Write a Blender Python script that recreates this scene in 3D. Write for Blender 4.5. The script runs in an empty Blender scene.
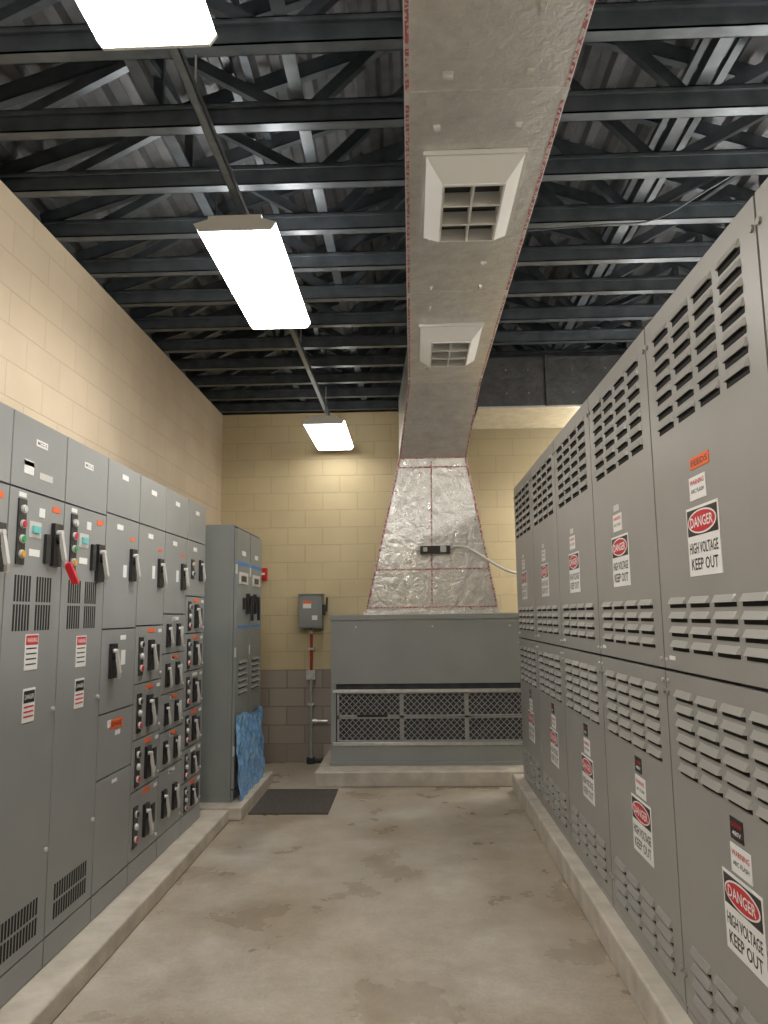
import bpy, bmesh, math, random
from mathutils import Vector, Matrix
random.seed(7)
scene = bpy.context.scene
COL = scene.collection

# ------------------------------------------------------------ materials
def new_mat(name):
    m = bpy.data.materials.new(name); m.use_nodes = True
    nt = m.node_tree
    return m, nt, nt.nodes["Principled BSDF"]

def simple(name, rgb, rough=0.5, metal=0.0, var=0.0, scale=6.0, bump=0.0, bscale=60.0, spec=0.5, coat=0.0):
    m, nt, b = new_mat(name)
    b.inputs["Roughness"].default_value = rough
    b.inputs["Metallic"].default_value = metal
    b.inputs["Specular IOR Level"].default_value = spec
    b.inputs["Coat Weight"].default_value = coat
    tc = nt.nodes.new("ShaderNodeTexCoord")
    nz = nt.nodes.new("ShaderNodeTexNoise"); nz.inputs["Scale"].default_value = scale; nz.inputs["Detail"].default_value = 4
    nt.links.new(tc.outputs["Object"], nz.inputs["Vector"])
    rp = nt.nodes.new("ShaderNodeValToRGB")
    rp.color_ramp.elements[0].position = 0.3; rp.color_ramp.elements[1].position = 0.7
    lo = [max(0, c*(1-var)) for c in rgb]; hi = [min(1, c*(1+var)) for c in rgb]
    rp.color_ramp.elements[0].color = (*lo, 1); rp.color_ramp.elements[1].color = (*hi, 1)
    nt.links.new(nz.outputs["Fac"], rp.inputs["Fac"])
    nt.links.new(rp.outputs["Color"], b.inputs["Base Color"])
    if bump > 0:
        n2 = nt.nodes.new("ShaderNodeTexNoise"); n2.inputs["Scale"].default_value = bscale; n2.inputs["Detail"].default_value = 5
        nt.links.new(tc.outputs["Object"], n2.inputs["Vector"])
        bp = nt.nodes.new("ShaderNodeBump"); bp.inputs["Strength"].default_value = bump; bp.inputs["Distance"].default_value = 0.01
        nt.links.new(n2.outputs["Fac"], bp.inputs["Height"]); nt.links.new(bp.outputs["Normal"], b.inputs["Normal"])
    return m

def emis(name, rgb, st):
    m, nt, b = new_mat(name)
    b.inputs["Base Color"].default_value = (*rgb, 1)
    b.inputs["Emission Color"].default_value = (*rgb, 1)
    b.inputs["Emission Strength"].default_value = st
    return m

def block_wall(name, axis, c_hi, c_mortar, base=None):
    m, nt, b = new_mat(name); L = nt.links
    geo = nt.nodes.new("ShaderNodeNewGeometry")
    sp = nt.nodes.new("ShaderNodeSeparateXYZ"); L.new(geo.outputs["Position"], sp.inputs[0])
    cb = nt.nodes.new("ShaderNodeCombineXYZ"); L.new(sp.outputs[axis], cb.inputs[0]); L.new(sp.outputs["Z"], cb.inputs[1])
    br = nt.nodes.new("ShaderNodeTexBrick"); L.new(cb.outputs[0], br.inputs["Vector"])
    br.inputs["Scale"].default_value = 1.0
    br.inputs["Brick Width"].default_value = 0.40; br.inputs["Row Height"].default_value = 0.20
    br.inputs["Mortar Size"].default_value = 0.005; br.inputs["Mortar Smooth"].default_value = 0.3
    br.inputs["Bias"].default_value = 0.0
    br.inputs["Color1"].default_value = (*[c*1.02 for c in c_hi], 1)
    br.inputs["Color2"].default_value = (*[c*0.97 for c in c_hi], 1)
    br.inputs["Mortar"].default_value = (*c_mortar, 1)
    nz = nt.nodes.new("ShaderNodeTexNoise"); nz.inputs["Scale"].default_value = 2.2; nz.inputs["Detail"].default_value = 7
    L.new(geo.outputs["Position"], nz.inputs["Vector"])
    rp = nt.nodes.new("ShaderNodeValToRGB"); rp.color_ramp.elements[0].position = .3; rp.color_ramp.elements[1].position = .7
    rp.color_ramp.elements[0].color = (.87, .86, .84, 1); rp.color_ramp.elements[1].color = (1.0, 1.0, 1.0, 1)
    L.new(nz.outputs["Fac"], rp.inputs["Fac"])
    mx = nt.nodes.new("ShaderNodeMix"); mx.data_type = 'RGBA'; mx.blend_type = 'MULTIPLY'; mx.inputs[0].default_value = 1
    L.new(br.outputs["Color"], mx.inputs[6]); L.new(rp.outputs["Color"], mx.inputs[7])
    out = mx.outputs[2]
    if base:
        br2 = nt.nodes.new("ShaderNodeTexBrick"); L.new(cb.outputs[0], br2.inputs["Vector"])
        br2.inputs["Scale"].default_value = 1.0
        br2.inputs["Brick Width"].default_value = 0.40; br2.inputs["Row Height"].default_value = 0.20
        br2.inputs["Mortar Size"].default_value = 0.008
        br2.inputs["Color1"].default_value = (*[c*1.15 for c in base], 1); br2.inputs["Color2"].default_value = (*[c*.85 for c in base], 1)
        br2.inputs["Mortar"].default_value = (*[c*.75 for c in base], 1)
        gt = nt.nodes.new("ShaderNodeMath"); gt.operation = 'GREATER_THAN'; gt.inputs[1].default_value = 1.0
        L.new(sp.outputs["Z"], gt.inputs[0])
        m2 = nt.nodes.new("ShaderNodeMix"); m2.data_type = 'RGBA'
        L.new(gt.outputs[0], m2.inputs[0]); L.new(br2.outputs["Color"], m2.inputs[6]); L.new(out, m2.inputs[7])
        out = m2.outputs[2]
    L.new(out, b.inputs["Base Color"])
    b.inputs["Roughness"].default_value = 0.6
    fine = nt.nodes.new("ShaderNodeTexNoise"); fine.inputs["Scale"].default_value = 90; fine.inputs["Detail"].default_value = 3
    L.new(geo.outputs["Position"], fine.inputs["Vector"])
    inv = nt.nodes.new("ShaderNodeMath"); inv.operation = 'MULTIPLY_ADD'; inv.inputs[1].default_value = -1.0
    L.new(br.outputs["Fac"], inv.inputs[0])
    fm = nt.nodes.new("ShaderNodeMath"); fm.operation = 'MULTIPLY'; fm.inputs[1].default_value = .45
    L.new(fine.outputs["Fac"], fm.inputs[0]); L.new(fm.outputs[0], inv.inputs[2])
    bp = nt.nodes.new("ShaderNodeBump"); bp.inputs["Strength"].default_value = .6; bp.inputs["Distance"].default_value = .008
    L.new(inv.outputs[0], bp.inputs["Height"]); L.new(bp.outputs["Normal"], b.inputs["Normal"])
    return m

def concrete_floor():
    m, nt, b = new_mat("floor_concrete"); L = nt.links
    geo = nt.nodes.new("ShaderNodeNewGeometry")
    def noise(sc, det, ro, di=0):
        n = nt.nodes.new("ShaderNodeTexNoise"); n.inputs["Scale"].default_value = sc; n.inputs["Detail"].default_value = det
        n.inputs["Roughness"].default_value = ro; n.inputs["Distortion"].default_value = di
        L.new(geo.outputs["Position"], n.inputs["Vector"]); return n
    def ramp(n, *st):
        r = nt.nodes.new("ShaderNodeValToRGB"); e = r.color_ramp.elements
        e[0].position, e[0].color = st[0][0], (*st[0][1], 1); e[1].position, e[1].color = st[-1][0], (*st[-1][1], 1)
        for p, c in st[1:-1]:
            k = e.new(p); k.color = (*c, 1)
        L.new(n.outputs["Fac"], r.inputs["Fac"]); return r
    n1 = noise(1.7, 10, .60, .2); n2 = noise(9, 9, .8); n3 = noise(.75, 6, .6); n4 = noise(60, 4, .7)
    r1 = ramp(n1, (.28, (.33, .275, .21)), (.48, (.455, .41, .345)), (.70, (.60, .565, .505)))
    r2 = ramp(n2, (.30, (.82, .81, .79)), (.70, (1.08, 1.08, 1.08)))
    r3 = ramp(n3, (.36, (.76, .69, .60)), (.60, (1.04, 1.04, 1.04)))
    r4 = ramp(n4, (.35, (.91, .91, .91)), (.65, (1.05, 1.05, 1.05)))
    out = r1.outputs["Color"]
    for r in (r2, r3, r4):
        mx = nt.nodes.new("ShaderNodeMix"); mx.data_type = 'RGBA'; mx.blend_type = 'MULTIPLY'; mx.inputs[0].default_value = 1
        L.new(out, mx.inputs[6]); L.new(r.outputs["Color"], mx.inputs[7]); out = mx.outputs[2]
    L.new(out, b.inputs["Base Color"])
    rr = nt.nodes.new("ShaderNodeMapRange"); rr.inputs["From Min"].default_value = .3; rr.inputs["From Max"].default_value = .7
    rr.inputs["To Min"].default_value = .22; rr.inputs["To Max"].default_value = .42
    L.new(n1.outputs["Fac"], rr.inputs["Value"]); L.new(rr.outputs[0], b.inputs["Roughness"])
    bp = nt.nodes.new("ShaderNodeBump"); bp.inputs["Strength"].default_value = .12; bp.inputs["Distance"].default_value = .008
    L.new(n2.outputs["Fac"], bp.inputs["Height"]); L.new(bp.outputs["Normal"], b.inputs["Normal"])
    return m

def foil(name, lo, hi, metal=.88, rough=.33, bstr=.45):
    m, nt, b = new_mat(name); L = nt.links
    b.inputs["Metallic"].default_value = metal
    tc = nt.nodes.new("ShaderNodeTexCoord")
    nz = nt.nodes.new("ShaderNodeTexNoise"); nz.inputs["Scale"].default_value = 7; nz.inputs["Detail"].default_value = 10; nz.inputs["Roughness"].default_value = .78
    L.new(tc.outputs["Object"], nz.inputs["Vector"])
    rp = nt.nodes.new("ShaderNodeValToRGB"); rp.color_ramp.elements[0].position = .34; rp.color_ramp.elements[1].position = .66
    rp.color_ramp.elements[0].color = (*lo, 1); rp.color_ramp.elements[1].color = (*hi, 1)
    L.new(nz.outputs["Fac"], rp.inputs["Fac"]); L.new(rp.outputs["Color"], b.inputs["Base Color"])
    mr = nt.nodes.new("ShaderNodeMapRange"); mr.inputs["From Min"].default_value = .3; mr.inputs["From Max"].default_value = .7
    mr.inputs["To Min"].default_value = rough+.08; mr.inputs["To Max"].default_value = rough-.08
    L.new(nz.outputs["Fac"], mr.inputs["Value"]); L.new(mr.outputs[0], b.inputs["Roughness"])
    def vor(sc):
        d = nt.nodes.new("ShaderNodeTexNoise"); d.inputs["Scale"].default_value = sc*.6; d.inputs["Detail"].default_value = 2
        L.new(tc.outputs["Object"], d.inputs["Vector"])
        mv = nt.nodes.new("ShaderNodeMix"); mv.data_type = 'RGBA'; mv.inputs[0].default_value = .12
        L.new(tc.outputs["Object"], mv.inputs[6]); L.new(d.outputs["Color"], mv.inputs[7])
        v = nt.nodes.new("ShaderNodeTexVoronoi"); v.feature = 'DISTANCE_TO_EDGE'; v.inputs["Scale"].default_value = sc
        L.new(mv.outputs[2], v.inputs["Vector"]); return v
    v1 = vor(9); v2 = vor(26)
    a = nt.nodes.new("ShaderNodeMath"); a.operation = 'MULTIPLY_ADD'; a.inputs[1].default_value = .5
    L.new(v2.outputs["Distance"], a.inputs[0]); L.new(v1.outputs["Distance"], a.inputs[2])
    a2 = nt.nodes.new("ShaderNodeMath"); a2.operation = 'MULTIPLY_ADD'; a2.inputs[1].default_value = .5
    L.new(nz.outputs["Fac"], a2.inputs[0]); L.new(a.outputs[0], a2.inputs[2])
    bp = nt.nodes.new("ShaderNodeBump"); bp.inputs["Strength"].default_value = bstr; bp.inputs["Distance"].default_value = .02
    L.new(a2.outputs[0], bp.inputs["Height"]); L.new(bp.outputs["Normal"], b.inputs["Normal"])
    return m

def printed_tape():
    m, nt, b = new_mat("foil_tape_red_print"); L = nt.links
    b.inputs["Metallic"].default_value = .3; b.inputs["Roughness"].default_value = .45
    tc = nt.nodes.new("ShaderNodeTexCoord")
    nz = nt.nodes.new("ShaderNodeTexNoise"); nz.inputs["Scale"].default_value = 55; nz.inputs["Detail"].default_value = 1
    L.new(tc.outputs["Object"], nz.inputs["Vector"])
    rp = nt.nodes.new("ShaderNodeValToRGB"); rp.color_ramp.interpolation = 'CONSTANT'
    rp.color_ramp.elements[0].position = 0; rp.color_ramp.elements[0].color = (.58, .49, .48, 1)
    rp.color_ramp.elements[1].position = .5; rp.color_ramp.elements[1].color = (.40, .11, .14, 1)
    L.new(nz.outputs["Fac"], rp.inputs["Fac"]); L.new(rp.outputs["Color"], b.inputs["Base Color"])
    return m

M = {}
M['grayR'] = simple("enamel_warm_gray", (.295, .287, .268), .36, 0, .04, 3)
M['grayL'] = simple("enamel_cool_gray", (.27, .28, .277), .33, 0, .05, 3)
M['grayCab'] = simple("enamel_green_gray", (.22, .235, .228), .40, 0, .05, 3)
M['ahu'] = simple("ahu_enamel", (.29, .305, .295), .38, .1, .06, 2.5)
M['gap'] = simple("door_gap_dark", (.03, .03, .03), .8)
M['slot'] = simple("louver_slot_dark", (.012, .012, .012), .9)
M['hood_lit'] = simple("louver_enamel_lit", (.305, .298, .278), .38)  # door enamel lightened: light caught by the lower louver hoods, put in colour
M['black'] = simple("black_plastic", (.015, .015, .016), .35)
M['white'] = simple("label_white", (.80, .80, .78), .5)
M['silver'] = simple("handle_light_gray", (.6, .6, .58), .35, .2)
M['red'] = simple("sign_red", (.6, .02, .03), .4)
M['orange'] = simple("label_orange", (.85, .14, .03), .5)
M['green'] = simple("pilot_green", (.02, .3, .07), .3)
M['amber'] = simple("pilot_amber", (.7, .35, .05), .3)
M['lcd'] = simple("display_cyan", (.15, .5, .5), .3)
M['foil'] = foil("duct_foil_wrap", (.60, .595, .575), (.82, .815, .79), .85, .36, .20)
M['foil2'] = foil("plenum_crinkled_foil", (.55, .545, .53), (.84, .835, .81), .90, .31, .42)
M['ductdark'] = foil("branch_duct_dark", (.05, .052, .055), (.11, .112, .115), .5, .4, .35)  # darker tone for the branch duct box and its bands
M['redpipe'] = simple("red_conduit_paint", (.38, .04, .03), .45)
M['tape'] = printed_tape()
M['galv'] = simple("galvanized_steel", (.6, .61, .61), .32, .7, .12, 20)
M['strut'] = simple("strut_steel", (.20, .22, .23), .4, .6, .15, 20)
M['truss'] = simple("truss_dark_steel", (.095, .11, .125), .38, .5, .3, 8)
M['deck'] = simple("roof_deck_steel", (.15, .155, .165), .45, .5, .35, 5)
M['pad'] = simple("pad_concrete", (.50, .455, .385), .7, 0, .18, 7, .3, 50)
M['diff'] = simple("diffuser_white", (.60, .60, .58), .45)
M['lens'] = emis("lamp_lens", (1.0, .965, .91), 27.0)
M['lens_dim'] = emis("lamp_lens_dim", (1.0, .95, .87), 9.0)  # same lens with emission turned down so the back wall stays less bright
M['fixture'] = simple("fixture_white_steel", (.6, .6, .58), .4)
M['mat'] = simple("rubber_mat", (.085, .072, .062), .8, 0, .3, 40, .5, 120)
M['filter'] = simple("filter_media", (.05, .052, .056), .9, 0, .3, 10)
M['mesh'] = simple("filter_mesh_metal", (.38, .38, .38), .45, .5, .1, 20)
M['bluetape'] = simple("painter_tape_blue", (.05, .22, .5), .6)
M['cable'] = simple("cable_white", (.65, .65, .62), .5)

def plastic():
    m, nt, b = new_mat("blue_plastic_sheet")
    b.inputs["Roughness"].default_value = .25
    tc = nt.nodes.new("ShaderNodeTexCoord")
    nz = nt.nodes.new("ShaderNodeTexNoise"); nz.inputs["Scale"].default_value = 9; nz.inputs["Detail"].default_value = 5; nz.inputs["Distortion"].default_value = 2
    nt.links.new(tc.outputs["Object"], nz.inputs["Vector"])
    rp = nt.nodes.new("ShaderNodeValToRGB"); rp.color_ramp.elements[0].color = (.09, .27, .56, 1); rp.color_ramp.elements[1].color = (.32, .56, .86, 1)
    rp.color_ramp.elements[0].position = .35; rp.color_ramp.elements[1].position = .65
    nt.links.new(nz.outputs["Fac"], rp.inputs["Fac"]); nt.links.new(rp.outputs["Color"], b.inputs["Base Color"])
    return m
M['plastic'] = plastic()
M['wallL'] = block_wall("painted_block_side", "Y", (.62, .515, .375), (.54, .445, .325))
M['wallB'] = block_wall("painted_block_back", "X", (.60, .505, .315), (.51, .425, .265), (.29, .25, .215))
M['floor'] = concrete_floor()

# ------------------------------------------------------------ mesh builder
class MB:
    def __init__(s): s.v = []; s.f = []; s.m = []; s.mats = []
    def mi(s, k):
        if k not in s.mats: s.mats.append(k)
        return s.mats.index(k)
    def add(s, pts, faces, mat):
        o = len(s.v); s.v += [tuple(p) for p in pts]; i = s.mi(mat)
        for f in faces: s.f.append(tuple(o+a for a in f)); s.m.append(i)
    def hexa(s, p, mat):
        s.add(p, [(0,3,2,1),(4,5,6,7),(0,1,5,4),(1,2,6,5),(2,3,7,6),(3,0,4,7)], mat)
    def box(s, x0, x1, y0, y1, z0, z1, mat):
        s.hexa([(x0,y0,z0),(x1,y0,z0),(x1,y1,z0),(x0,y1,z0),(x0,y0,z1),(x1,y0,z1),(x1,y1,z1),(x0,y1,z1)], mat)
    def bar(s, a, b, w, h, mat, up=(0,1,0)):
        a = Vector(a); b = Vector(b); d = (b-a).normalized(); u = Vector(up)
        if abs(d.dot(u)) > .95: u = Vector((1,0,0))
        r = d.cross(u).normalized(); u = r.cross(d).normalized()
        r *= w/2; u *= h/2
        s.hexa([a-r-u, a+r-u, a+r+u, a-r+u, b-r-u, b+r-u, b+r+u, b-r+u], mat)
    def prism(s, prof, y0, y1, mat):
        n = len(prof)
        s.add([(x, y0, z) for x, z in prof]+[(x, y1, z) for x, z in prof],
              [(i,(i+1)%n,n+(i+1)%n,n+i) for i in range(n)]+[tuple(range(n-1,-1,-1)), tuple(range(n,2*n))], mat)
    def cyl(s, a, b, r, mat, n=12, r2=None):
        a = Vector(a); b = Vector(b); d = (b-a).normalized(); r2 = r if r2 is None else r2
        t = Vector((0,0,1)) if abs(d.z) < .9 else Vector((1,0,0))
        u = d.cross(t).normalized(); w = d.cross(u)
        pts = [a+(u*math.cos(2*math.pi*i/n)+w*math.sin(2*math.pi*i/n))*r for i in range(n)]
        pts += [b+(u*math.cos(2*math.pi*i/n)+w*math.sin(2*math.pi*i/n))*r2 for i in range(n)]
        fs = [(i,(i+1)%n,n+(i+1)%n,n+i) for i in range(n)] + [tuple(range(n-1,-1,-1)), tuple(range(n,2*n))]
        s.add(pts, fs, mat)
    def build(s, name, bevel=0, parent=None, recalc=True):
        me = bpy.data.meshes.new(name); me.from_pydata(s.v, [], s.f)
        for k in s.mats: me.materials.append(M[k])
        me.polygons.foreach_set("material_index", s.m)
        if recalc:
            bm = bmesh.new(); bm.from_mesh(me); bmesh.ops.recalc_face_normals(bm, faces=bm.faces); bm.to_mesh(me); bm.free()
        ob = bpy.data.objects.new(name, me); COL.objects.link(ob)
        if bevel:
            bv = ob.modifiers.new("bevel", 'BEVEL'); bv.width = bevel; bv.segments = 2; bv.limit_method = 'ANGLE'
        if parent: ob.parent = parent
        return ob

_tc = {}
def text_geom(t):
    if t in _tc: return _tc[t]
    cu = bpy.data.curves.new("t", 'FONT'); cu.body = t; cu.resolution_u = 2; cu.offset = .014
    ob = bpy.data.objects.new("t", cu); COL.objects.link(ob)
    dg = bpy.context.evaluated_depsgraph_get()
    me = bpy.data.meshes.new_from_object(ob.evaluated_get(dg))
    vs = [(v.co.x, v.co.y) for v in me.vertices]; fs = [tuple(p.vertices) for p in me.polygons]
    x0 = min(v[0] for v in vs); x1 = max(v[0] for v in vs); y0 = min(v[1] for v in vs); y1 = max(v[1] for v in vs)
    vs = [((x-x0)/(x1-x0)-.5, (y-y0)/(y1-y0)-.5) for x, y in vs]
    bpy.data.objects.remove(ob); bpy.data.curves.remove(cu); bpy.data.meshes.remove(me)
    _tc[t] = (vs, fs); return _tc[t]

class Face:
    def __init__(s, mb, X, sg): s.mb = mb; s.X = X; s.sg = sg
    def P(s, n, y, z): return (s.X + s.sg*n, y, z)
    def box(s, n0, n1, y0, y1, z0, z1, mat):
        a = s.X+s.sg*n0; b = s.X+s.sg*n1
        s.mb.box(min(a,b), max(a,b), y0, y1, z0, z1, mat)
    def text(s, t, yc, zc, w, h, n, mat):
        vs, fs = text_geom(t)
        s.mb.add([s.P(n, yc + s.sg*a*w, zc + b*h) for a, b in vs], fs, mat)
    def disc(s, yc, zc, ry, rz, n, mat, k=24):
        s.mb.add([s.P(n, yc+ry*math.cos(2*math.pi*i/k), zc+rz*math.sin(2*math.pi*i/k)) for i in range(k)], [tuple(range(k))], mat)
    def louver(s, yc, zc, w, mat='hood_lit', h=.024, out=.014, slot=.014):
        y0 = yc-w/2; y1 = yc+w/2
        s.mb.hexa([s.P(0,y0,zc), s.P(0,y1,zc), s.P(out,y1-.008,zc), s.P(out,y0+.008,zc),
                   s.P(0,y0+.004,zc+h), s.P(0,y1-.004,zc+h), s.P(.003,y1-.014,zc+h), s.P(.003,y0+.014,zc+h)], mat)
        s.box(0, .0015, y0+.004, y1-.004, zc-slot, zc, 'slot')
        s.box(0, out-.003, y0+.010, y1-.010, zc-.0008, zc-.0003, 'slot')
    def knob(s, yc, zc, r, n0, n1, mat):
        s.mb.cyl(s.P(n0,yc,zc), s.P(n1,yc,zc), r, mat, 12)
    def danger(s, yc, zc, w, h, n):
        s.box(n, n+.002, yc-w/2, yc+w/2, zc-h/2, zc+h/2, 'white')
        e = n+.0028
        s.box(n+.002, e, yc-w*.47, yc+w*.47, zc+h*.08, zc+h*.46, 'black')
        s.disc(yc, zc+h*.27, w*.45, h*.175, e+.0006, 'white')
        s.disc(yc, zc+h*.27, w*.42, h*.150, e+.0012, 'red')
        s.text("DANGER", yc, zc+h*.27, w*.70, h*.15, e+.002, 'white')
        s.text("HIGH VOLTAGE", yc, zc-h*.10, w*.88, h*.16, e, 'black')
        s.text("KEEP OUT", yc, zc-h*.33, w*.82, h*.17, e, 'black')

# ------------------------------------------------------------ room
XL, XR, YB, YF = -2.18, 3.2, 8.4, -2.6
ZW = 3.95
mb = MB(); mb.box(XL-.2, XR+.2, YF-.2, YB+.2, -.12, 0, 'floor'); mb.build("floor")
mb = MB(); mb.box(XL-.2, XL, YF-.2, YB+.2, 0, ZW, 'wallL'); mb.build("wall_left")
mb = MB(); mb.box(XR, XR+.2, YF-.2, YB+.2, 0, ZW, 'wallL'); mb.build("wall_right")
mb = MB(); mb.box(XL, XR, YB, YB+.2, 0, ZW, 'wallB'); mb.build("wall_back")
mb = MB(); mb.box(XL, XR, YF-.2, YF, 0, ZW, 'wallB'); mb.build("wall_front")

xr = .5; ex0 = XL-.2; ex1 = XR+.2; ze = ZW+.14; slope = .33
def roofz(x): return ze + slope*((x-ex0) if x < xr else (ex1-x))
mb = MB()
def prof(x0, x1):
    pts = []; x = x0; p = .15
    while x < x1-1e-6:
        for dx, dz in ((0,0),(.05,0),(.07,.04),(.13,.04)):
            if x+dx < x1: pts.append((x+dx, dz))
        x += p
    pts.append((x1, 0)); return pts
pr = [(x, roofz(x)+dz) for x, dz in prof(ex0, xr)] + [(x, roofz(x)+dz) for x, dz in prof(xr, ex1)][1:]
n = len(pr)
pts = [(x, YF-.2, z) for x, z in pr] + [(x, YB+.2, z) for x, z in pr]
mb.add(pts, [(i, i+1, n+i+1, n+i) for i in range(n-1)], 'deck')
for yy in (YF-.2, YB+.2):
    mb.add([(ex0, yy, ZW), (ex1, yy, ZW), (ex1, yy, ze), (xr, yy, roofz(xr)+.04), (ex0, yy, ze)], [(0,1,2,3,4)], 'deck')
for xx in (ex0, ex1):
    mb.add([(xx, YF-.2, ZW), (xx, YB+.2, ZW), (xx, YB+.2, ze+.04), (xx, YF-.2, ze+.04)], [(0,1,2,3)], 'deck')
mb.build("ceiling", recalc=False)

# roof trusses (one object)
mb = MB()
y = 0.27 - 5*.5
while y < YB:
    zb = ZW+.045
    mb.box(XL-.1, XR+.1, y-.022, y-.016, zb-.045, zb+.045, 'truss')
    mb.box(XL-.1, XR+.1, y-.022, y+.045, zb-.045, zb-.039, 'truss')
    mb.box(XL-.1, XR+.1, y+.040, y+.045, zb-.045, zb-.025, 'truss')
    mb.box(XL-.1, XR+.1, y-.060, y-.022, zb+.039, zb+.045, 'truss')
    mb.box(XL-.1, XR+.1, y-.060, y-.055, zb+.020, zb+.045, 'truss')
    for a, b in ((ex0+.1, xr), (xr, ex1-.1)):
        mb.bar((a, y, roofz(a)-.05), (b, y, roofz(b)-.05), .01, .09, 'truss', (0,0,1))
        mb.bar((a, y+.02, roofz(a)-.09), (b, y+.02, roofz(b)-.09), .05, .006, 'truss', (0,0,1))
    xs = [-2.0, -1.2, -.5, .5, 1.4, 2.2, 3.0]
    for i in range(len(xs)-1):
        lo, hi = (xs[i], xs[i+1]) if i % 2 == 0 else (xs[i+1], xs[i])
        mb.bar((lo, y+.02, zb), (hi, y+.02, roofz(hi)-.06), .055, .04, 'truss')
        if i % 2 == 0: mb.bar((xs[i+1], y+.02, zb), (xs[i+1]-.001, y+.02, roofz(xs[i+1])-.05), .045, .03, 'truss')
    y += .5
for x in (-1.2, -.5, 1.4, 2.2):
    mb.box(x-.03, x+.03, YF, YB, ZW+.09, ZW+.10, 'truss')
    mb.box(x-.03, x-.026, YF, YB, ZW+.10, ZW+.15, 'truss')
for x in (-.85, 1.6):
    for z in (ZW+.30, ZW+.62):
        mb.box(x-.02, x+.02, YF, YB, z, z+.035, 'truss')
for x in (-1.2, .3, 1.9):
    k = -2.1
    while k < YB-1.5:
        mb.bar((x, k, ZW+.1), (x, k+1.5, roofz(x)-.1), .04, .035, 'truss', (1,0,0)); k += 1.5
mb.build("roof_trusses")

# ------------------------------------------------------------ housekeeping pads
def pad(x0, x1, y0, y1, h):
    mb = MB(); mb.box(x0, x1, y0, y1, 0, h, 'pad'); return mb.build("concrete_pad", bevel=.012)
pad(XL+.01, -1.455, YF+.02, 6.02, .10)
pad(XL+.01, -1.37, 6.08, 7.45, .10)
pad(.894, 2.2, YF+.02, 7.05, .15)
pad(-.93, 1.5, 7.2, YB-.01, .14)

# ------------------------------------------------------------ right switchgear line-up
RX = .996; ZB, ZM, ZT = .151, 1.38, 2.76
def switchgear(y0, w, idx):
    mb = MB(); y1 = y0+w
    mb.box(RX, RX+1.05, y0+.001, y1-.001, ZB, ZT, 'grayR')
    F = Face(mb, RX, -1); yc = (y0+y1)/2
    F.box(0, .002, y0+.001, y1-.001, ZB+.002, ZT-.002, 'gap')
    for z0, z1 in ((ZB+.035, ZM-.006), (ZM+.006, ZT-.01)):
        F.box(.002, .022, y0+.006, y1-.006, z0, z1, 'grayR')
    F.box(.002, .02, y0+.006, y1-.006, ZB, ZB+.028, 'grayR')
    G = Face(mb, RX-.022, -1)
    cols = [yc + (i-1.5)*.205 for i in range(4)]
    for c in cols:
        for r in range(7): G.louver(c, 2.29+r*.060, .160, 'grayR', h=.028, out=.013, slot=.020)
        for r in range(4): G.louver(c, 1.47+r*.052, .170)
        for r in range(6): G.louver(c, 1.03+r*.052, .170)
        for r in range(4): G.louver(c, .25+r*.052, .170)
    G.danger(yc+.03, 1.835, .27, .235, .0)
    G.box(0, .002, yc-.02, yc+.12, 1.975, 2.055, 'white'); G.text("WARNING", yc+.05, 2.035, .12, .018, .0026, 'red')
    G.text("ARC FLASH", yc+.05, 2.005, .11, .014, .0026, 'black')
    if idx == 2: G.box(0, .002, yc-.06, yc+.10, 2.08, 2.12, 'orange'); G.text("FEEDS", yc+.02, 2.10, .14, .02, .0026, 'black')
    else: G.box(0, .002, yc+.01, yc+.1, 2.07, 2.10, 'silver')
    G.danger(yc-.07, .68, .27, .235, 0)
    G.box(0, .002, yc-.15, yc-.01, .81, .895, 'white'); G.text("WARNING", yc-.08, .87, .12, .018, .0026, 'red'); G.text("ARC FLASH", yc-.08, .84, .11, .014, .0026, 'black')
    G.box(0, .002, yc-.11, yc-.02, .91, .975, 'black'); G.text("CAUTION", yc-.065, .955, .07, .014, .0026, 'red'); G.text("480V", yc-.065, .93, .06, .014, .0026, 'white')
    for z in (ZM-.04, ZM+.04):
        G.knob(y0+.03, z, .007, 0, .006, 'silver'); G.knob(y1-.03, z, .007, 0, .006, 'silver')
    for z in (2.66, .30, 1.30):
        G.knob(y1-.022, z, .011, 0, .008, 'grayR'); G.knob(y0+.022, z, .011, 0, .008, 'grayR')
    G.box(0, .002, y1-.12, y1-.06, ZM+.04, ZM+.055, 'white')
    return mb.build("switchgear_cabinet", bevel=.002)
for i, k in enumerate(range(-2, 5)):
    switchgear(1.96+.98*k, .98, i)

# ------------------------------------------------------------ left motor control center
LX = -1.64; LZ0, LZ1 = .101, 2.46
def handle(G, y, z, s=1.0, red=False):
    G.box(0, .016*s, y-.033*s, y+.033*s, z-.080*s, z+.080*s, 'black')
    G.knob(y, z+.025*s, .024*s, .016*s, .026*s, 'black')
    a = G.P(.028*s, y-.012*s, z+.045*s); b = G.P(.036*s, y+.012*s, z-.055*s)
    G.mb.bar(a, b, .014*s, .018*s, 'silver')
    G.mb.bar(b, G.P(.028*s, y+.026*s, z-.080*s), .012*s, .016*s, 'silver')
    G.knob(y-.012*s, z+.045*s, .011*s, .015*s, .036*s, 'silver')
    if red:
        G.mb.bar(G.P(.05, y+.03, z-.08), G.P(.07, y+.08, z-.17), .03, .018, 'red')
def pilots(G, y, z, n=4, s=1.0):
    G.box(0, .006, y-.034*s, y+.034*s, z-.036*n*s, z+.036*n*s, 'black')
    cs = ['red', 'green', 'amber', 'black', 'silver']
    for i in range(n):
        zz = z+(n/2-.5-i)*.066*s
        G.knob(y, zz, .019*s, .006, .016, 'silver'); G.knob(y, zz, .015*s, .016, .021, cs[(i+n) % 5])
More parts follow.
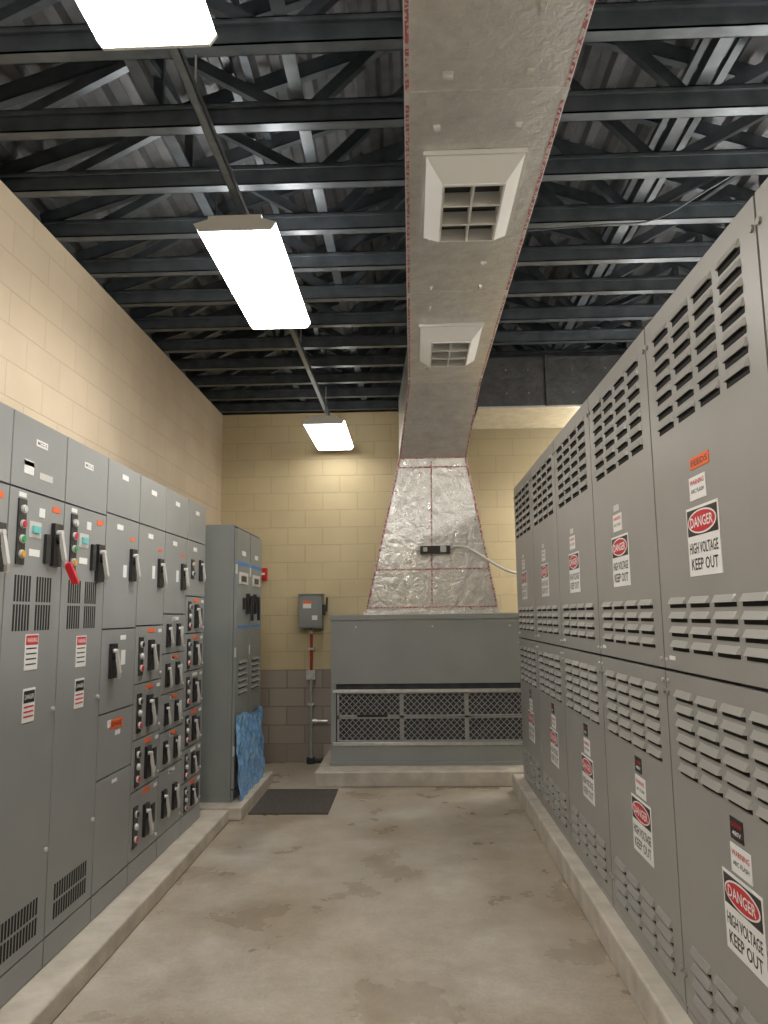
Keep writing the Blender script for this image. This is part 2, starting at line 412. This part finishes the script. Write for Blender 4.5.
def plate(G, y, z, w=.09, h=.03, mat='white', t=None):
    G.box(0, .002, y-w/2, y+w/2, z-h/2, z+h/2, mat)
    if t: G.text(t, y, z, w*.8, h*.5, .0026, 'black')
def vslots(G, y0, y1, z0, z1, n):
    p = (y1-y0)/n
    zs = [z0, (z0+z1)/2-.006, (z0+z1)/2+.006, z1]
    for i in range(n):
        G.box(0, .0015, y0+i*p+p*.2, y0+i*p+p*.75, zs[0], zs[1], 'slot'); G.box(0, .0015, y0+i*p+p*.2, y0+i*p+p*.75, zs[2], zs[3], 'slot')
def warn(G, y, z):
    G.box(0, .002, y-.055, y+.055, z-.075, z+.075, 'white')
    G.box(.002, .0028, y-.05, y+.05, z+.03, z+.07, 'red'); G.text("WARNING", y, z+.05, .085, .02, .0034, 'white')
    for i in range(4): G.box(.002, .0028, y-.045, y+.04, z+.012-i*.022, z+.018-i*.022, 'black')

def mcc(y0, kind):
    w = .48; y1 = y0+w; yc = y0+w/2; mb = MB()
    mb.box(LX-.5, LX, y0+.001, y1-.001, LZ0, LZ1, 'grayL')
    F = Face(mb, LX, 1)
    F.box(0, .002, y0+.001, y1-.001, LZ0+.002, LZ1-.002, 'gap')
    G = Face(mb, LX+.022, 1)
    def door(z0, z1): F.box(.002, .022, y0+.005, y1-.005, z0+.004, z1-.004, 'grayL')
    door(LZ0, LZ0+.12)
    if kind in ('A', 'B'):
        door(2.14, LZ1); door(LZ0+.12, 2.14)
        plate(G, yc, 2.36, .1, .03, 'white', "MCC-2")
        pilots(G, y0+.10, 1.96, 4, .95); plate(G, y0+.10, 2.115, .06, .02)
        plate(G, y0+.22, 1.98, .10, .07, 'silver'); G.box(.002, .012, y0+.19, y0+.25, 1.965, 1.995, 'lcd')
        plate(G, y0+.22, 1.88, .09, .03)
        handle(G, y0+.40, 1.93 if kind == 'A' else 1.88, 1.2, red=(kind == 'A'))
        G.box(0, .014, y0+.30, y0+.34, 1.84, 1.97, 'black')
        plate(G, y0+.40, 2.09, .07, .025, 'orange'); plate(G, y0+.27, 2.06, .05, .04, 'white')
        vslots(G, y0+.07, y0+.21, 1.55, 1.78, 6); vslots(G, y0+.25, y0+.39, 1.55, 1.78, 6)
        warn(G, yc, 1.46 if kind == 'A' else 1.44)
        G.box(0, .002, yc-.05, yc+.05, 1.17, 1.31, 'white'); G.box(.002, .0028, yc-.045, yc+.045, 1.25, 1.30, 'black'); G.text("DANGER", yc, 1.275, .075, .02, .0034, 'white')
        for i in range(3): G.box(.002, .0028, yc-.04, yc+.04, 1.23-i*.02, 1.237-i*.02, 'red')
        vslots(G, y0+.07, y0+.41, .27, .42, 14)
        if kind == 'A': plate(G, yc-.10, 2.24, .08, .06, 'white'); plate(G, yc-.10, 2.255, .08, .02, 'amber'); plate(G, yc+.05, 2.22, .12, .03, 'silver')
        G.knob(y1-.03, 1.2, .01, 0, .01, 'silver'); G.knob(y1-.03, .6, .01, 0, .01, 'silver')
    elif kind == 'C':
        for a, b in ((2.16, LZ1), (1.54, 2.16), (1.10, 1.54), (.77, 1.10), (LZ0+.12, .77)): door(a, b)
        plate(G, yc, 2.39); plate(G, yc-.05, 2.10)
        handle(G, y0+.38, 1.90, 1.15); plate(G, y0+.38, 2.05, .06, .02, 'orange'); plate(G, y0+.28, 1.86, .05, .07)
        handle(G, y0+.14, 1.37, 1.15); plate(G, yc+.05, 1.49, .08, .025); plate(G, y0+.30, 1.38, .06, .08)
        plate(G, yc, 1.03, .17, .05, 'orange', "SPARE"); plate(G, yc-.1, 1.04, .05, .04)
        plate(G, yc+.02, .98, .07, .025)
        plate(G, yc, .73, .07, .02)
    else:
        zs = [2.16, 1.55, 1.21, .89, .60, LZ0+.12] if kind == 'D' else [2.16, 1.62, 1.36, 1.10, .86, .62, LZ0+.12] if kind == 'E' else [2.16, 1.75, 1.48, 1.21, .94, .67, .44, LZ0+.12]
        zs = [LZ1] + zs
        for a, b in zip(zs[1:], zs[:-1]): door(a, b)
        plate(G, yc, 2.38); plate(G, yc-.04, 2.10)
        if kind != 'F':
            handle(G, y0+.38, 1.88, 1.15); plate(G, y0+.38, 2.03, .06, .02, 'orange'); plate(G, y0+.27, 1.88, .05, .08)
        else:
            pilots(G, y0+.14, 1.95, 2); handle(G, y0+.34, 1.95)
        for a, b in zip(zs[3:], zs[2:-1]):
            c = (a+b)/2; hh = b-a
            s = min(1.1, hh/.26)
            if kind == 'D' or kind == 'F':
                pilots(G, y0+.09, c-.01, 3, min(1.1, hh/.26)*.95); handle(G, y0+.25, c-.01, s*1.05)
                G.box(0, .008, y0+.35, y0+.41, c-.06, c+.05, 'black'); plate(G, y0+.38, c-.085, .06, .03)
            else:
                handle(G, y0+.10, c-.01, s*.95); handle(G, y0+.31, c-.01, s*.95)
                plate(G, y0+.41, c, .05, .09)
            plate(G, y0+.42 if kind != 'E' else y0+.22, b-.035, .06, .022, 'white')
            plate(G, y0+.26, b-.03, .12, .024, 'orange' if random.random() < .7 else 'white')
            G.knob(y1-.03, a+.04, .009, 0, .008, 'silver')
    return mb.build("motor_control_cabinet", bevel=.0015)
for k, y0 in (('A', .02), ('D', .50), ('C', .98), ('E', 1.46), ('B', 1.94), ('B', 2.42), ('A', 2.90), ('B', 3.38), ('C', 3.86), ('D', 4.34), ('E', 4.82), ('F', 5.30)):
    mcc(y0, k)

# ------------------------------------------------------------ control cabinets at far left
def control_cab(y0, y1, zt, first):
    mb = MB(); X = -1.50
    mb.box(-2.12, X, y0, y1-.002, .101, zt, 'grayCab')
    F = Face(mb, X, 1); F.box(0, .002, y0+.004, y1-.006, .13, zt-.01, 'gap')
    F.box(.002, .025, y0+.01, y1-.012, .2, zt-.03, 'grayCab')
    F.box(.002, .02, y0+.01, y1-.012, .11, .19, 'grayCab')
    G = Face(mb, X+.025, 1)
    hy = y1-.12 if first else y0+.16
    G.box(0, .03, hy-.03, hy+.03, 1.62, 1.80, 'black'); G.mb.bar(G.P(.045, hy, 1.78), G.P(.05, hy, 1.56), .025, .02, 'black')
    G.box(0, .012, hy-.17, hy-.08, 1.66, 1.76, 'black'); G.box(0, .01, y0+.1, y1-.12, 1.88, 1.98, 'silver')
    G.box(.01, .013, y0+.14, y1-.2, 1.9, 1.95, 'black')
    plate(G, (y0+y1)/2, 2.15, .14, .04)
    G.box(0, .002, y0+.03, y1-.05, 2.04, 2.07, 'bluetape'); G.box(0, .002, y0+.06, y1-.05, 1.50, 1.52, 'bluetape')
    for r in range(6): G.louver((y0+y1)/2, .95+r*.05, .3, 'grayCab')
    for z in (.5, 1.3, 2.0): mb.cyl((X+.02, y0+.012, z-.04), (X+.02, y0+.012, z+.04), .009, 'silver', 8)
    if first: mb.box(-2.08, X-.03, y0-.006, y0, .16, zt-.05, 'grayCab')
    mb.build("control_cabinet", bevel=.004)
control_cab(6.24, 6.77, 2.38, True); control_cab(6.775, 7.30, 2.38, False)

nu, nv = 50, 34; pts = []
for j in range(nv+1):
    for i in range(nu+1):
        u = i/nu; v = j/nv
        yy = 6.23+u*1.07; zz = .106+v*(.68-.06*u+.02*math.sin(u*9))
        x = -1.450 + .008*math.sin(u*31+2*math.sin(v*5)) + .006*math.sin(v*19+u*11) + (1-v)**4*.03 + random.uniform(-.002,.002)
        pts.append((x, yy, zz))
mb = MB(); mb.add(pts, [(j*(nu+1)+i, j*(nu+1)+i+1, (j+1)*(nu+1)+i+1, (j+1)*(nu+1)+i) for j in range(nv) for i in range(nu)], 'plastic')
ob = mb.build("blue_plastic_sheet")
for p in ob.data.polygons: p.use_smooth = True

# ------------------------------------------------------------ floor mat
mb = MB(); mb.box(-1.355, -.70, 6.25, 7.1, 0, .012, 'mat')
for i in range(27): mb.box(-1.335+i*.0232, -1.335+i*.0232+.01, 6.27, 7.08, .012, .017, 'mat')
mb.build("floor_mat", bevel=.002)

# ------------------------------------------------------------ air handling unit
mb = MB(); ax0, ax1, ay, az0, az1 = -.81, 1.23, 7.5, .141, 1.60
mb.box(ax0+.01, ax1-.01, ay+.06, 8.38, az0, az1-.02, 'ahu')
mb.box(ax0, ax1, ay, ay+.06, .92, az1-.04, 'ahu')
mb.box(ax0-.015, ax1+.015, ay-.015, 8.39, az1-.05, az1, 'ahu')
mb.box(ax0, ax1, ay-.004, ay+.06, az0+.02, .33, 'ahu')
mb.box(ax0-.01, ax1+.01, ay-.02, 8.38, az0, az0+.035, 'ahu')
mb.box(ax0, ax0+.05, ay-.004, ay+.06, .33, .92, 'ahu'); mb.box(ax1-.05, ax1, ay-.004, ay+.06, .33, .92, 'ahu')
mb.box(ax0+.02, ax1-.02, ay-.02, ay+.03, .835, .865, 'galv'); mb.box(ax0+.02, ax1-.02, ay-.02, ay+.03, .33, .36, 'galv')
mb.box(ax0+.05, ax1-.05, ay+.028, ay+.058, .35, .92, 'filter')
nc = 3; fw = (ax1-ax0-.12)/nc
for c in range(nc):
    for r in range(2):
        x0 = ax0+.06+c*fw; z0 = .362+r*.24; x1 = x0+fw; z1 = z0+.235
        for b in ((x0, x0+.02, z0, z1), (x1-.02, x1, z0, z1), (x0, x1, z0, z0+.015), (x0, x1, z1-.015, z1)):
            mb.box(b[0], b[1], ay, ay+.03, b[2], b[3], 'mesh')
        s = .06; t = x0-(z1-z0)
        while t < x1:
            for sg in (1, -1):
                xa, za, xb, zb = (t, z0, t+(z1-z0), z1) if sg > 0 else (t, z1, t+(z1-z0), z0)
                if xa < x0: za += sg*(x0-xa); xa = x0
                if xb > x1: zb -= sg*(xb-x1); xb = x1
                if xb-xa > .01: mb.bar((xa, ay+.022, za), (xb, ay+.022, zb), .007, .003, 'mesh')
            t += s
for x in (ax0+.25, (ax0+ax1)/2, ax1-.25):
    mb.cyl((x, ay-.006, 1.48), (x, ay, 1.48), .01, 'silver', 8)
mb.box(-.55, -.25, ay-.01, ay, .60, .625, 'black')
mb.build("air_handling_unit", bevel=.003)

# ------------------------------------------------------------ ductwork
duct = bpy.data.objects.new("air_duct", None); COL.objects.link(duct)
DX0, DX1, DZ0, DZ1 = .005, .635, 3.58, 3.92
mb = MB()
mb.box(DX0, DX1, YF+.02, 6.2, DZ0, DZ1, 'foil')
mb.hexa([(DX0,6.2,DZ0),(DX1,6.2,DZ0),(DX1,6.2,DZ1),(DX0,6.2,DZ1),(-.1,7.45,3.19),(.59,7.45,3.19),(.59,7.75,3.9),(-.1,7.75,3.9)], 'foil')
mb.hexa([(-.1,7.45,3.19),(.59,7.45,3.19),(.59,8.1,3.19),(-.1,8.1,3.19),(-.1,7.45,3.191),(.59,7.75,3.9),(.59,8.1,3.9),(-.1,8.1,3.9)], 'foil')
mb.hexa([(-.46,7.52,1.6),(.88,7.52,1.6),(.88,8.32,1.6),(-.46,8.32,1.6),(-.1,7.45,3.2),(.59,7.45,3.2),(.59,8.1,3.2),(-.1,8.1,3.2)], 'foil2')
mb.box(-.48, .90, 7.5, 8.34, 1.6, 1.63, 'foil2')
mb.build("duct_body", bevel=.012, parent=duct)
mb = MB()
def strip(a, b, w=.03, up=(0,0,1)): mb.bar(a, b, w, .003, 'tape', up)
for x in (DX0+.012, DX1-.012): strip((x, YF+.02, DZ0-.001), (x, 6.2, DZ0-.001), .014)
strip((-.09,7.448,3.19),(.58,7.448,3.19),.022,(0,1,0)); strip((-.10,7.444,3.09),(.60,7.444,3.09),.014,(0,1,0))
strip((-.085,7.442,3.2),(-.445,7.515,1.66),.020,(0,1,0)); strip((.575,7.442,3.2),(.865,7.515,1.66),.020,(0,1,0))
strip((.23,7.444,3.15),(.21,7.512,1.66),.014,(0,1,0))
strip((-.35,7.495,2.05),(.80,7.495,2.05),.016,(0,1,0))
strip((-.44,7.51,1.67),(.86,7.51,1.67),.014,(0,1,0))
for x, xx in ((DX0+.01,-.09),(DX1-.01,.58)): strip((x,6.2,DZ0-.002),(xx,7.45,3.186),.016)
mb.build("printed_tape", parent=duct)
mb = MB()
for y in (1.4, 2.62, 4.4, 6.05): mb.box(DX0, DX1, y-.035, y+.035, DZ0-.003, DZ0, 'foil')
mb.build("seam_tape", parent=duct)
mb = MB()
mb.box(DX1, XR-.02, 6.55, 7.3, 3.46, 3.92, 'ductdark')
mb.box(DX1, XR-.02, 6.545, 7.305, 3.44, 3.46, 'foil')  # brighter underside sheet: reflected light put into its colour
for x in (1.25, 1.95, 2.6): mb.box(x, x+.03, 6.53, 7.31, 3.455, 3.93, 'ductdark')
for x in (.9, 1.1, 1.5, 1.8, 2.2):
    for z in (3.58, 3.80): mb.cyl((x, 6.546, z), (x, 6.552, z), .010, 'strut', 10)
mb.build("branch_duct", bevel=.006, parent=duct)
mb = MB()
for y in [i*.3-2 for i in range(27)]:
    for x in (.15, .46):
        if random.random() < .5: mb.cyl((x+random.uniform(-.04,.04), y, DZ0-.004), (x, y, DZ0+.002), .018, 'galv', 12)
mb.build("insulation_pins", parent=duct)
def diffuser(y):
    mb = MB()
    o = (.095, .525, y, y+.70, DZ0); i = (.175, .445, y+.10, y+.60, DZ0-.10)
    mb.box(o[0]-.01, o[1]+.01, o[2]-.01, o[3]+.01, DZ0-.022, DZ0-.001, 'diff')
    O = [(o[0],o[2],DZ0-.02),(o[1],o[2],DZ0-.02),(o[1],o[3],DZ0-.02),(o[0],o[3],DZ0-.02)]
    I = [(i[0],i[2],i[4]),(i[1],i[2],i[4]),(i[1],i[3],i[4]),(i[0],i[3],i[4])]
    U = [(i[0],i[2],DZ0-.03),(i[1],i[2],DZ0-.03),(i[1],i[3],DZ0-.03),(i[0],i[3],DZ0-.03)]
    mb.add(O+I, [(k,(k+1)%4,4+(k+1)%4,4+k) for k in range(4)], 'diff')
    mb.add(I+U, [(k,4+k,4+(k+1)%4,(k+1)%4) for k in range(4)], 'diff')
    mb.box(i[0], i[1], i[2], i[3], DZ0-.035, DZ0-.03, 'gap')
    for k in range(4):
        yy = i[2]+(i[3]-i[2])*k/3
        mb.box(i[0], i[1], yy-.006, yy+.006, i[4]-.003, DZ0-.035, 'diff')
    for k in range(3):
        xx = i[0]+(i[1]-i[0])*k/2
        mb.box(xx-.005, xx+.005, i[2], i[3], i[4]-.002, DZ0-.035, 'diff')
    mb.build("diffuser_grille", parent=duct, recalc=False)
for y in (2.96, 4.88, .6): diffuser(y)

mb = MB()
mb.box(.10, .40, 7.40, 7.48, 2.20, 2.28, 'black')
mb.box(.13, .17, 7.37, 7.40, 2.22, 2.26, 'silver'); mb.box(.30, .36, 7.37, 7.40, 2.21, 2.27, 'silver')
mb.cyl((.40, 7.44, 2.25), (.45, 7.44, 2.27), .014, 'silver', 10)
mb.cyl((.10, 7.44, 2.24), (.06, 7.44, 2.24), .014, 'silver', 10)
mb.build("duct_sensor_box", bevel=.004)
def curve(name, pts, r, mat):
    cu = bpy.data.curves.new(name, 'CURVE'); cu.dimensions = '3D'; cu.bevel_depth = r; cu.bevel_resolution = 3
    sp = cu.splines.new('NURBS'); sp.points.add(len(pts)-1); sp.order_u = 3; sp.use_endpoint_u = True
    for p, q in zip(sp.points, pts): p.co = (*q, 1)
    cu.materials.append(M[mat]); o = bpy.data.objects.new(name, cu); COL.objects.link(o); return o
curve("flexible_conduit", [(.44,7.44,2.27),(.55,7.40,2.27),(.70,7.35,2.17),(.90,7.3,2.03),(1.05,7.3,1.98),(1.3,7.3,1.95),(1.36,7.6,1.2),(1.36,7.7,.15)], .013, 'cable')
curve("ceiling_cable", [(.75,4.3,3.93),(1.2,4.25,3.93),(1.5,4.2,3.90),(1.75,4.0,4.0),(2.1,3.6,4.05),(2.9,3.2,4.1),(3.15,3.1,3.96)], .006, 'truss')

# ------------------------------------------------------------ back wall fittings
Y = YB-.002
mb = MB()
mb.box(-1.74, -1.63, Y-.05, Y, 2.0, 2.14, 'red'); mb.box(-1.72, -1.65, Y-.06, Y-.05, 2.06, 2.085, 'white'); mb.box(-1.73, -1.64, Y-.075, Y-.05, 2.03, 2.05, 'red')
mb.build("fire_alarm_pull_station", bevel=.003)
mb = MB(); x0, x1 = -1.25, -.99
mb.box(x0, x1, Y-.14, Y, 1.46, 1.83, 'grayCab'); mb.box(x0+.012, x1-.012, Y-.155, Y-.14, 1.475, 1.81, 'grayCab')
mb.box(x0-.01, x1+.01, Y-.16, Y, 1.83, 1.84, 'grayCab')
mb.box(x1, x1+.03, Y-.11, Y-.05, 1.6, 1.72, 'black'); mb.bar((x1+.04, Y-.08, 1.64), (x1+.05, Y-.08, 1.8), .02, .03, 'black')
mb.box(x0+.05, x0+.14, Y-.157, Y-.155, 1.68, 1.76, 'white'); mb.box(x0+.05, x0+.14, Y-.159, Y-.157, 1.73, 1.76, 'orange')
mb.box(x0+.15, x0+.21, Y-.157, Y-.155, 1.55, 1.6, 'white')
mb.build("disconnect_switch", bevel=.004)
mb = MB(); cx = -1.12
mb.cyl((cx, Y-.06, 1.458), (cx, Y-.06, 1.0), .015, 'redpipe'); mb.cyl((cx, Y-.06, 1.0), (cx, Y-.06, .0), .017, 'galv'); mb.cyl((cx, Y-.06, 1.44), (cx, Y-.06, 1.40), .025, 'galv')
mb.box(cx-.05, cx+.05, Y-.1, Y, .90, 1.0, 'galv'); mb.cyl((cx, Y-.06, .45), (cx+.18, Y-.06, .45), .014, 'galv')
mb.cyl((cx+.017, Y-.06, .45), (cx+.06, Y-.06, .45), .022, 'galv')
mb.box(cx-.035, cx+.035, Y-.08, Y, 1.22, 1.245, 'galv'); mb.box(cx-.035, cx+.035, Y-.08, Y, .62, .645, 'galv')
mb.cyl((cx, Y-.06, .0), (cx, Y-.06, .06), .05, 'gap')
mb.cyl((cx, Y-.06, .03), (cx+.17, Y-.06, .03), .025, 'gap')
mb.build("electrical_conduit")

# ------------------------------------------------------------ light fixtures
SZ = 3.74
def fixture(x, y0, z, L=1.24, lens='lens', top=None):
    e = bpy.data.objects.new("fluorescent_light_fixture", None); COL.objects.link(e)
    y1 = y0+L; top = top or ZW+.02
    P = [(x-.185,z),(x+.185,z),(x+.212,z+.035),(x+.14,z+.055),(x-.14,z+.055),(x-.212,z+.035)]
    P2 = [(x-.189,z-.004),(x+.189,z-.004),(x+.217,z+.036),(x+.14,z+.058),(x-.14,z+.058),(x-.217,z+.036)]
    mb = MB()
    mb.box(x-.14, x+.14, y0, y1, z+.056, z+.078, 'fixture')
    mb.prism(P2, y0, y0+.014, 'fixture'); mb.prism(P2, y1-.014, y1, 'fixture')
    mb.build("housing", bevel=.002, parent=e)
    mb = MB(); mb.prism(P, y0+.0145, y1-.0145, lens); mb.build("lens", parent=e)
    mb = MB()
    for yy in (y0+.25, y1-.25):
        mb.cyl((x, yy, z+.07), (x, yy, top-.001), .005, 'galv', 8); mb.box(x-.03, x+.03, yy-.02, yy+.02, z+.078, z+.10, 'galv')
    mb.build("hanger_rods", parent=e)
fixture(-.86, -1.8, 3.58, top=SZ); fixture(-.86, 1.0, 3.58, 1.32, top=SZ); fixture(-.88, 3.55, 3.58, 1.35, top=SZ); fixture(-.84, 7.06, 3.47, 1.2, 'lens_dim', top=SZ)
for y0 in (-2.0, -.4, 1.4, 3.2, 5.0): fixture(2.15, y0, 3.30)
fixture(2.15, 7.08, 3.20, 1.2, 'lens', top=3.44)
mb = MB(); sx = -.87
mb.box(sx-.021, sx+.021, YF+.02, YB-.02, SZ, SZ+.005, 'strut'); mb.box(sx-.021, sx-.017, YF+.02, YB-.02, SZ, SZ+.04, 'strut'); mb.box(sx+.017, sx+.021, YF+.02, YB-.02, SZ, SZ+.04, 'strut')
for yy in (-1.2, .8, 2.8, 4.3, 5.8, 7.6): mb.cyl((sx, yy, SZ+.003), (sx, yy, ZW+.06), .005, 'galv', 8)
mb.build("strut_channel")

# ------------------------------------------------------------ world and camera
w = bpy.data.worlds.new("world"); scene.world = w; w.use_nodes = True
w.node_tree.nodes["Background"].inputs[0].default_value = (.05, .05, .05, 1); w.node_tree.nodes["Background"].inputs[1].default_value = .3
cam = bpy.data.cameras.new("camera"); co = bpy.data.objects.new("camera", cam); COL.objects.link(co)
cam.sensor_width = 36; cam.sensor_fit = 'AUTO'; cam.lens = 26.0; cam.clip_start = .05
R = Matrix.Rotation(math.radians(2.0), 4, 'Z') @ Matrix.Rotation(math.radians(97.9), 4, 'X') @ Matrix.Rotation(math.radians(-.66), 4, 'Z')
co.matrix_world = Matrix.Translation((0, 0, 1.6)) @ R
scene.camera = co
scene.view_settings.view_transform = 'Standard'
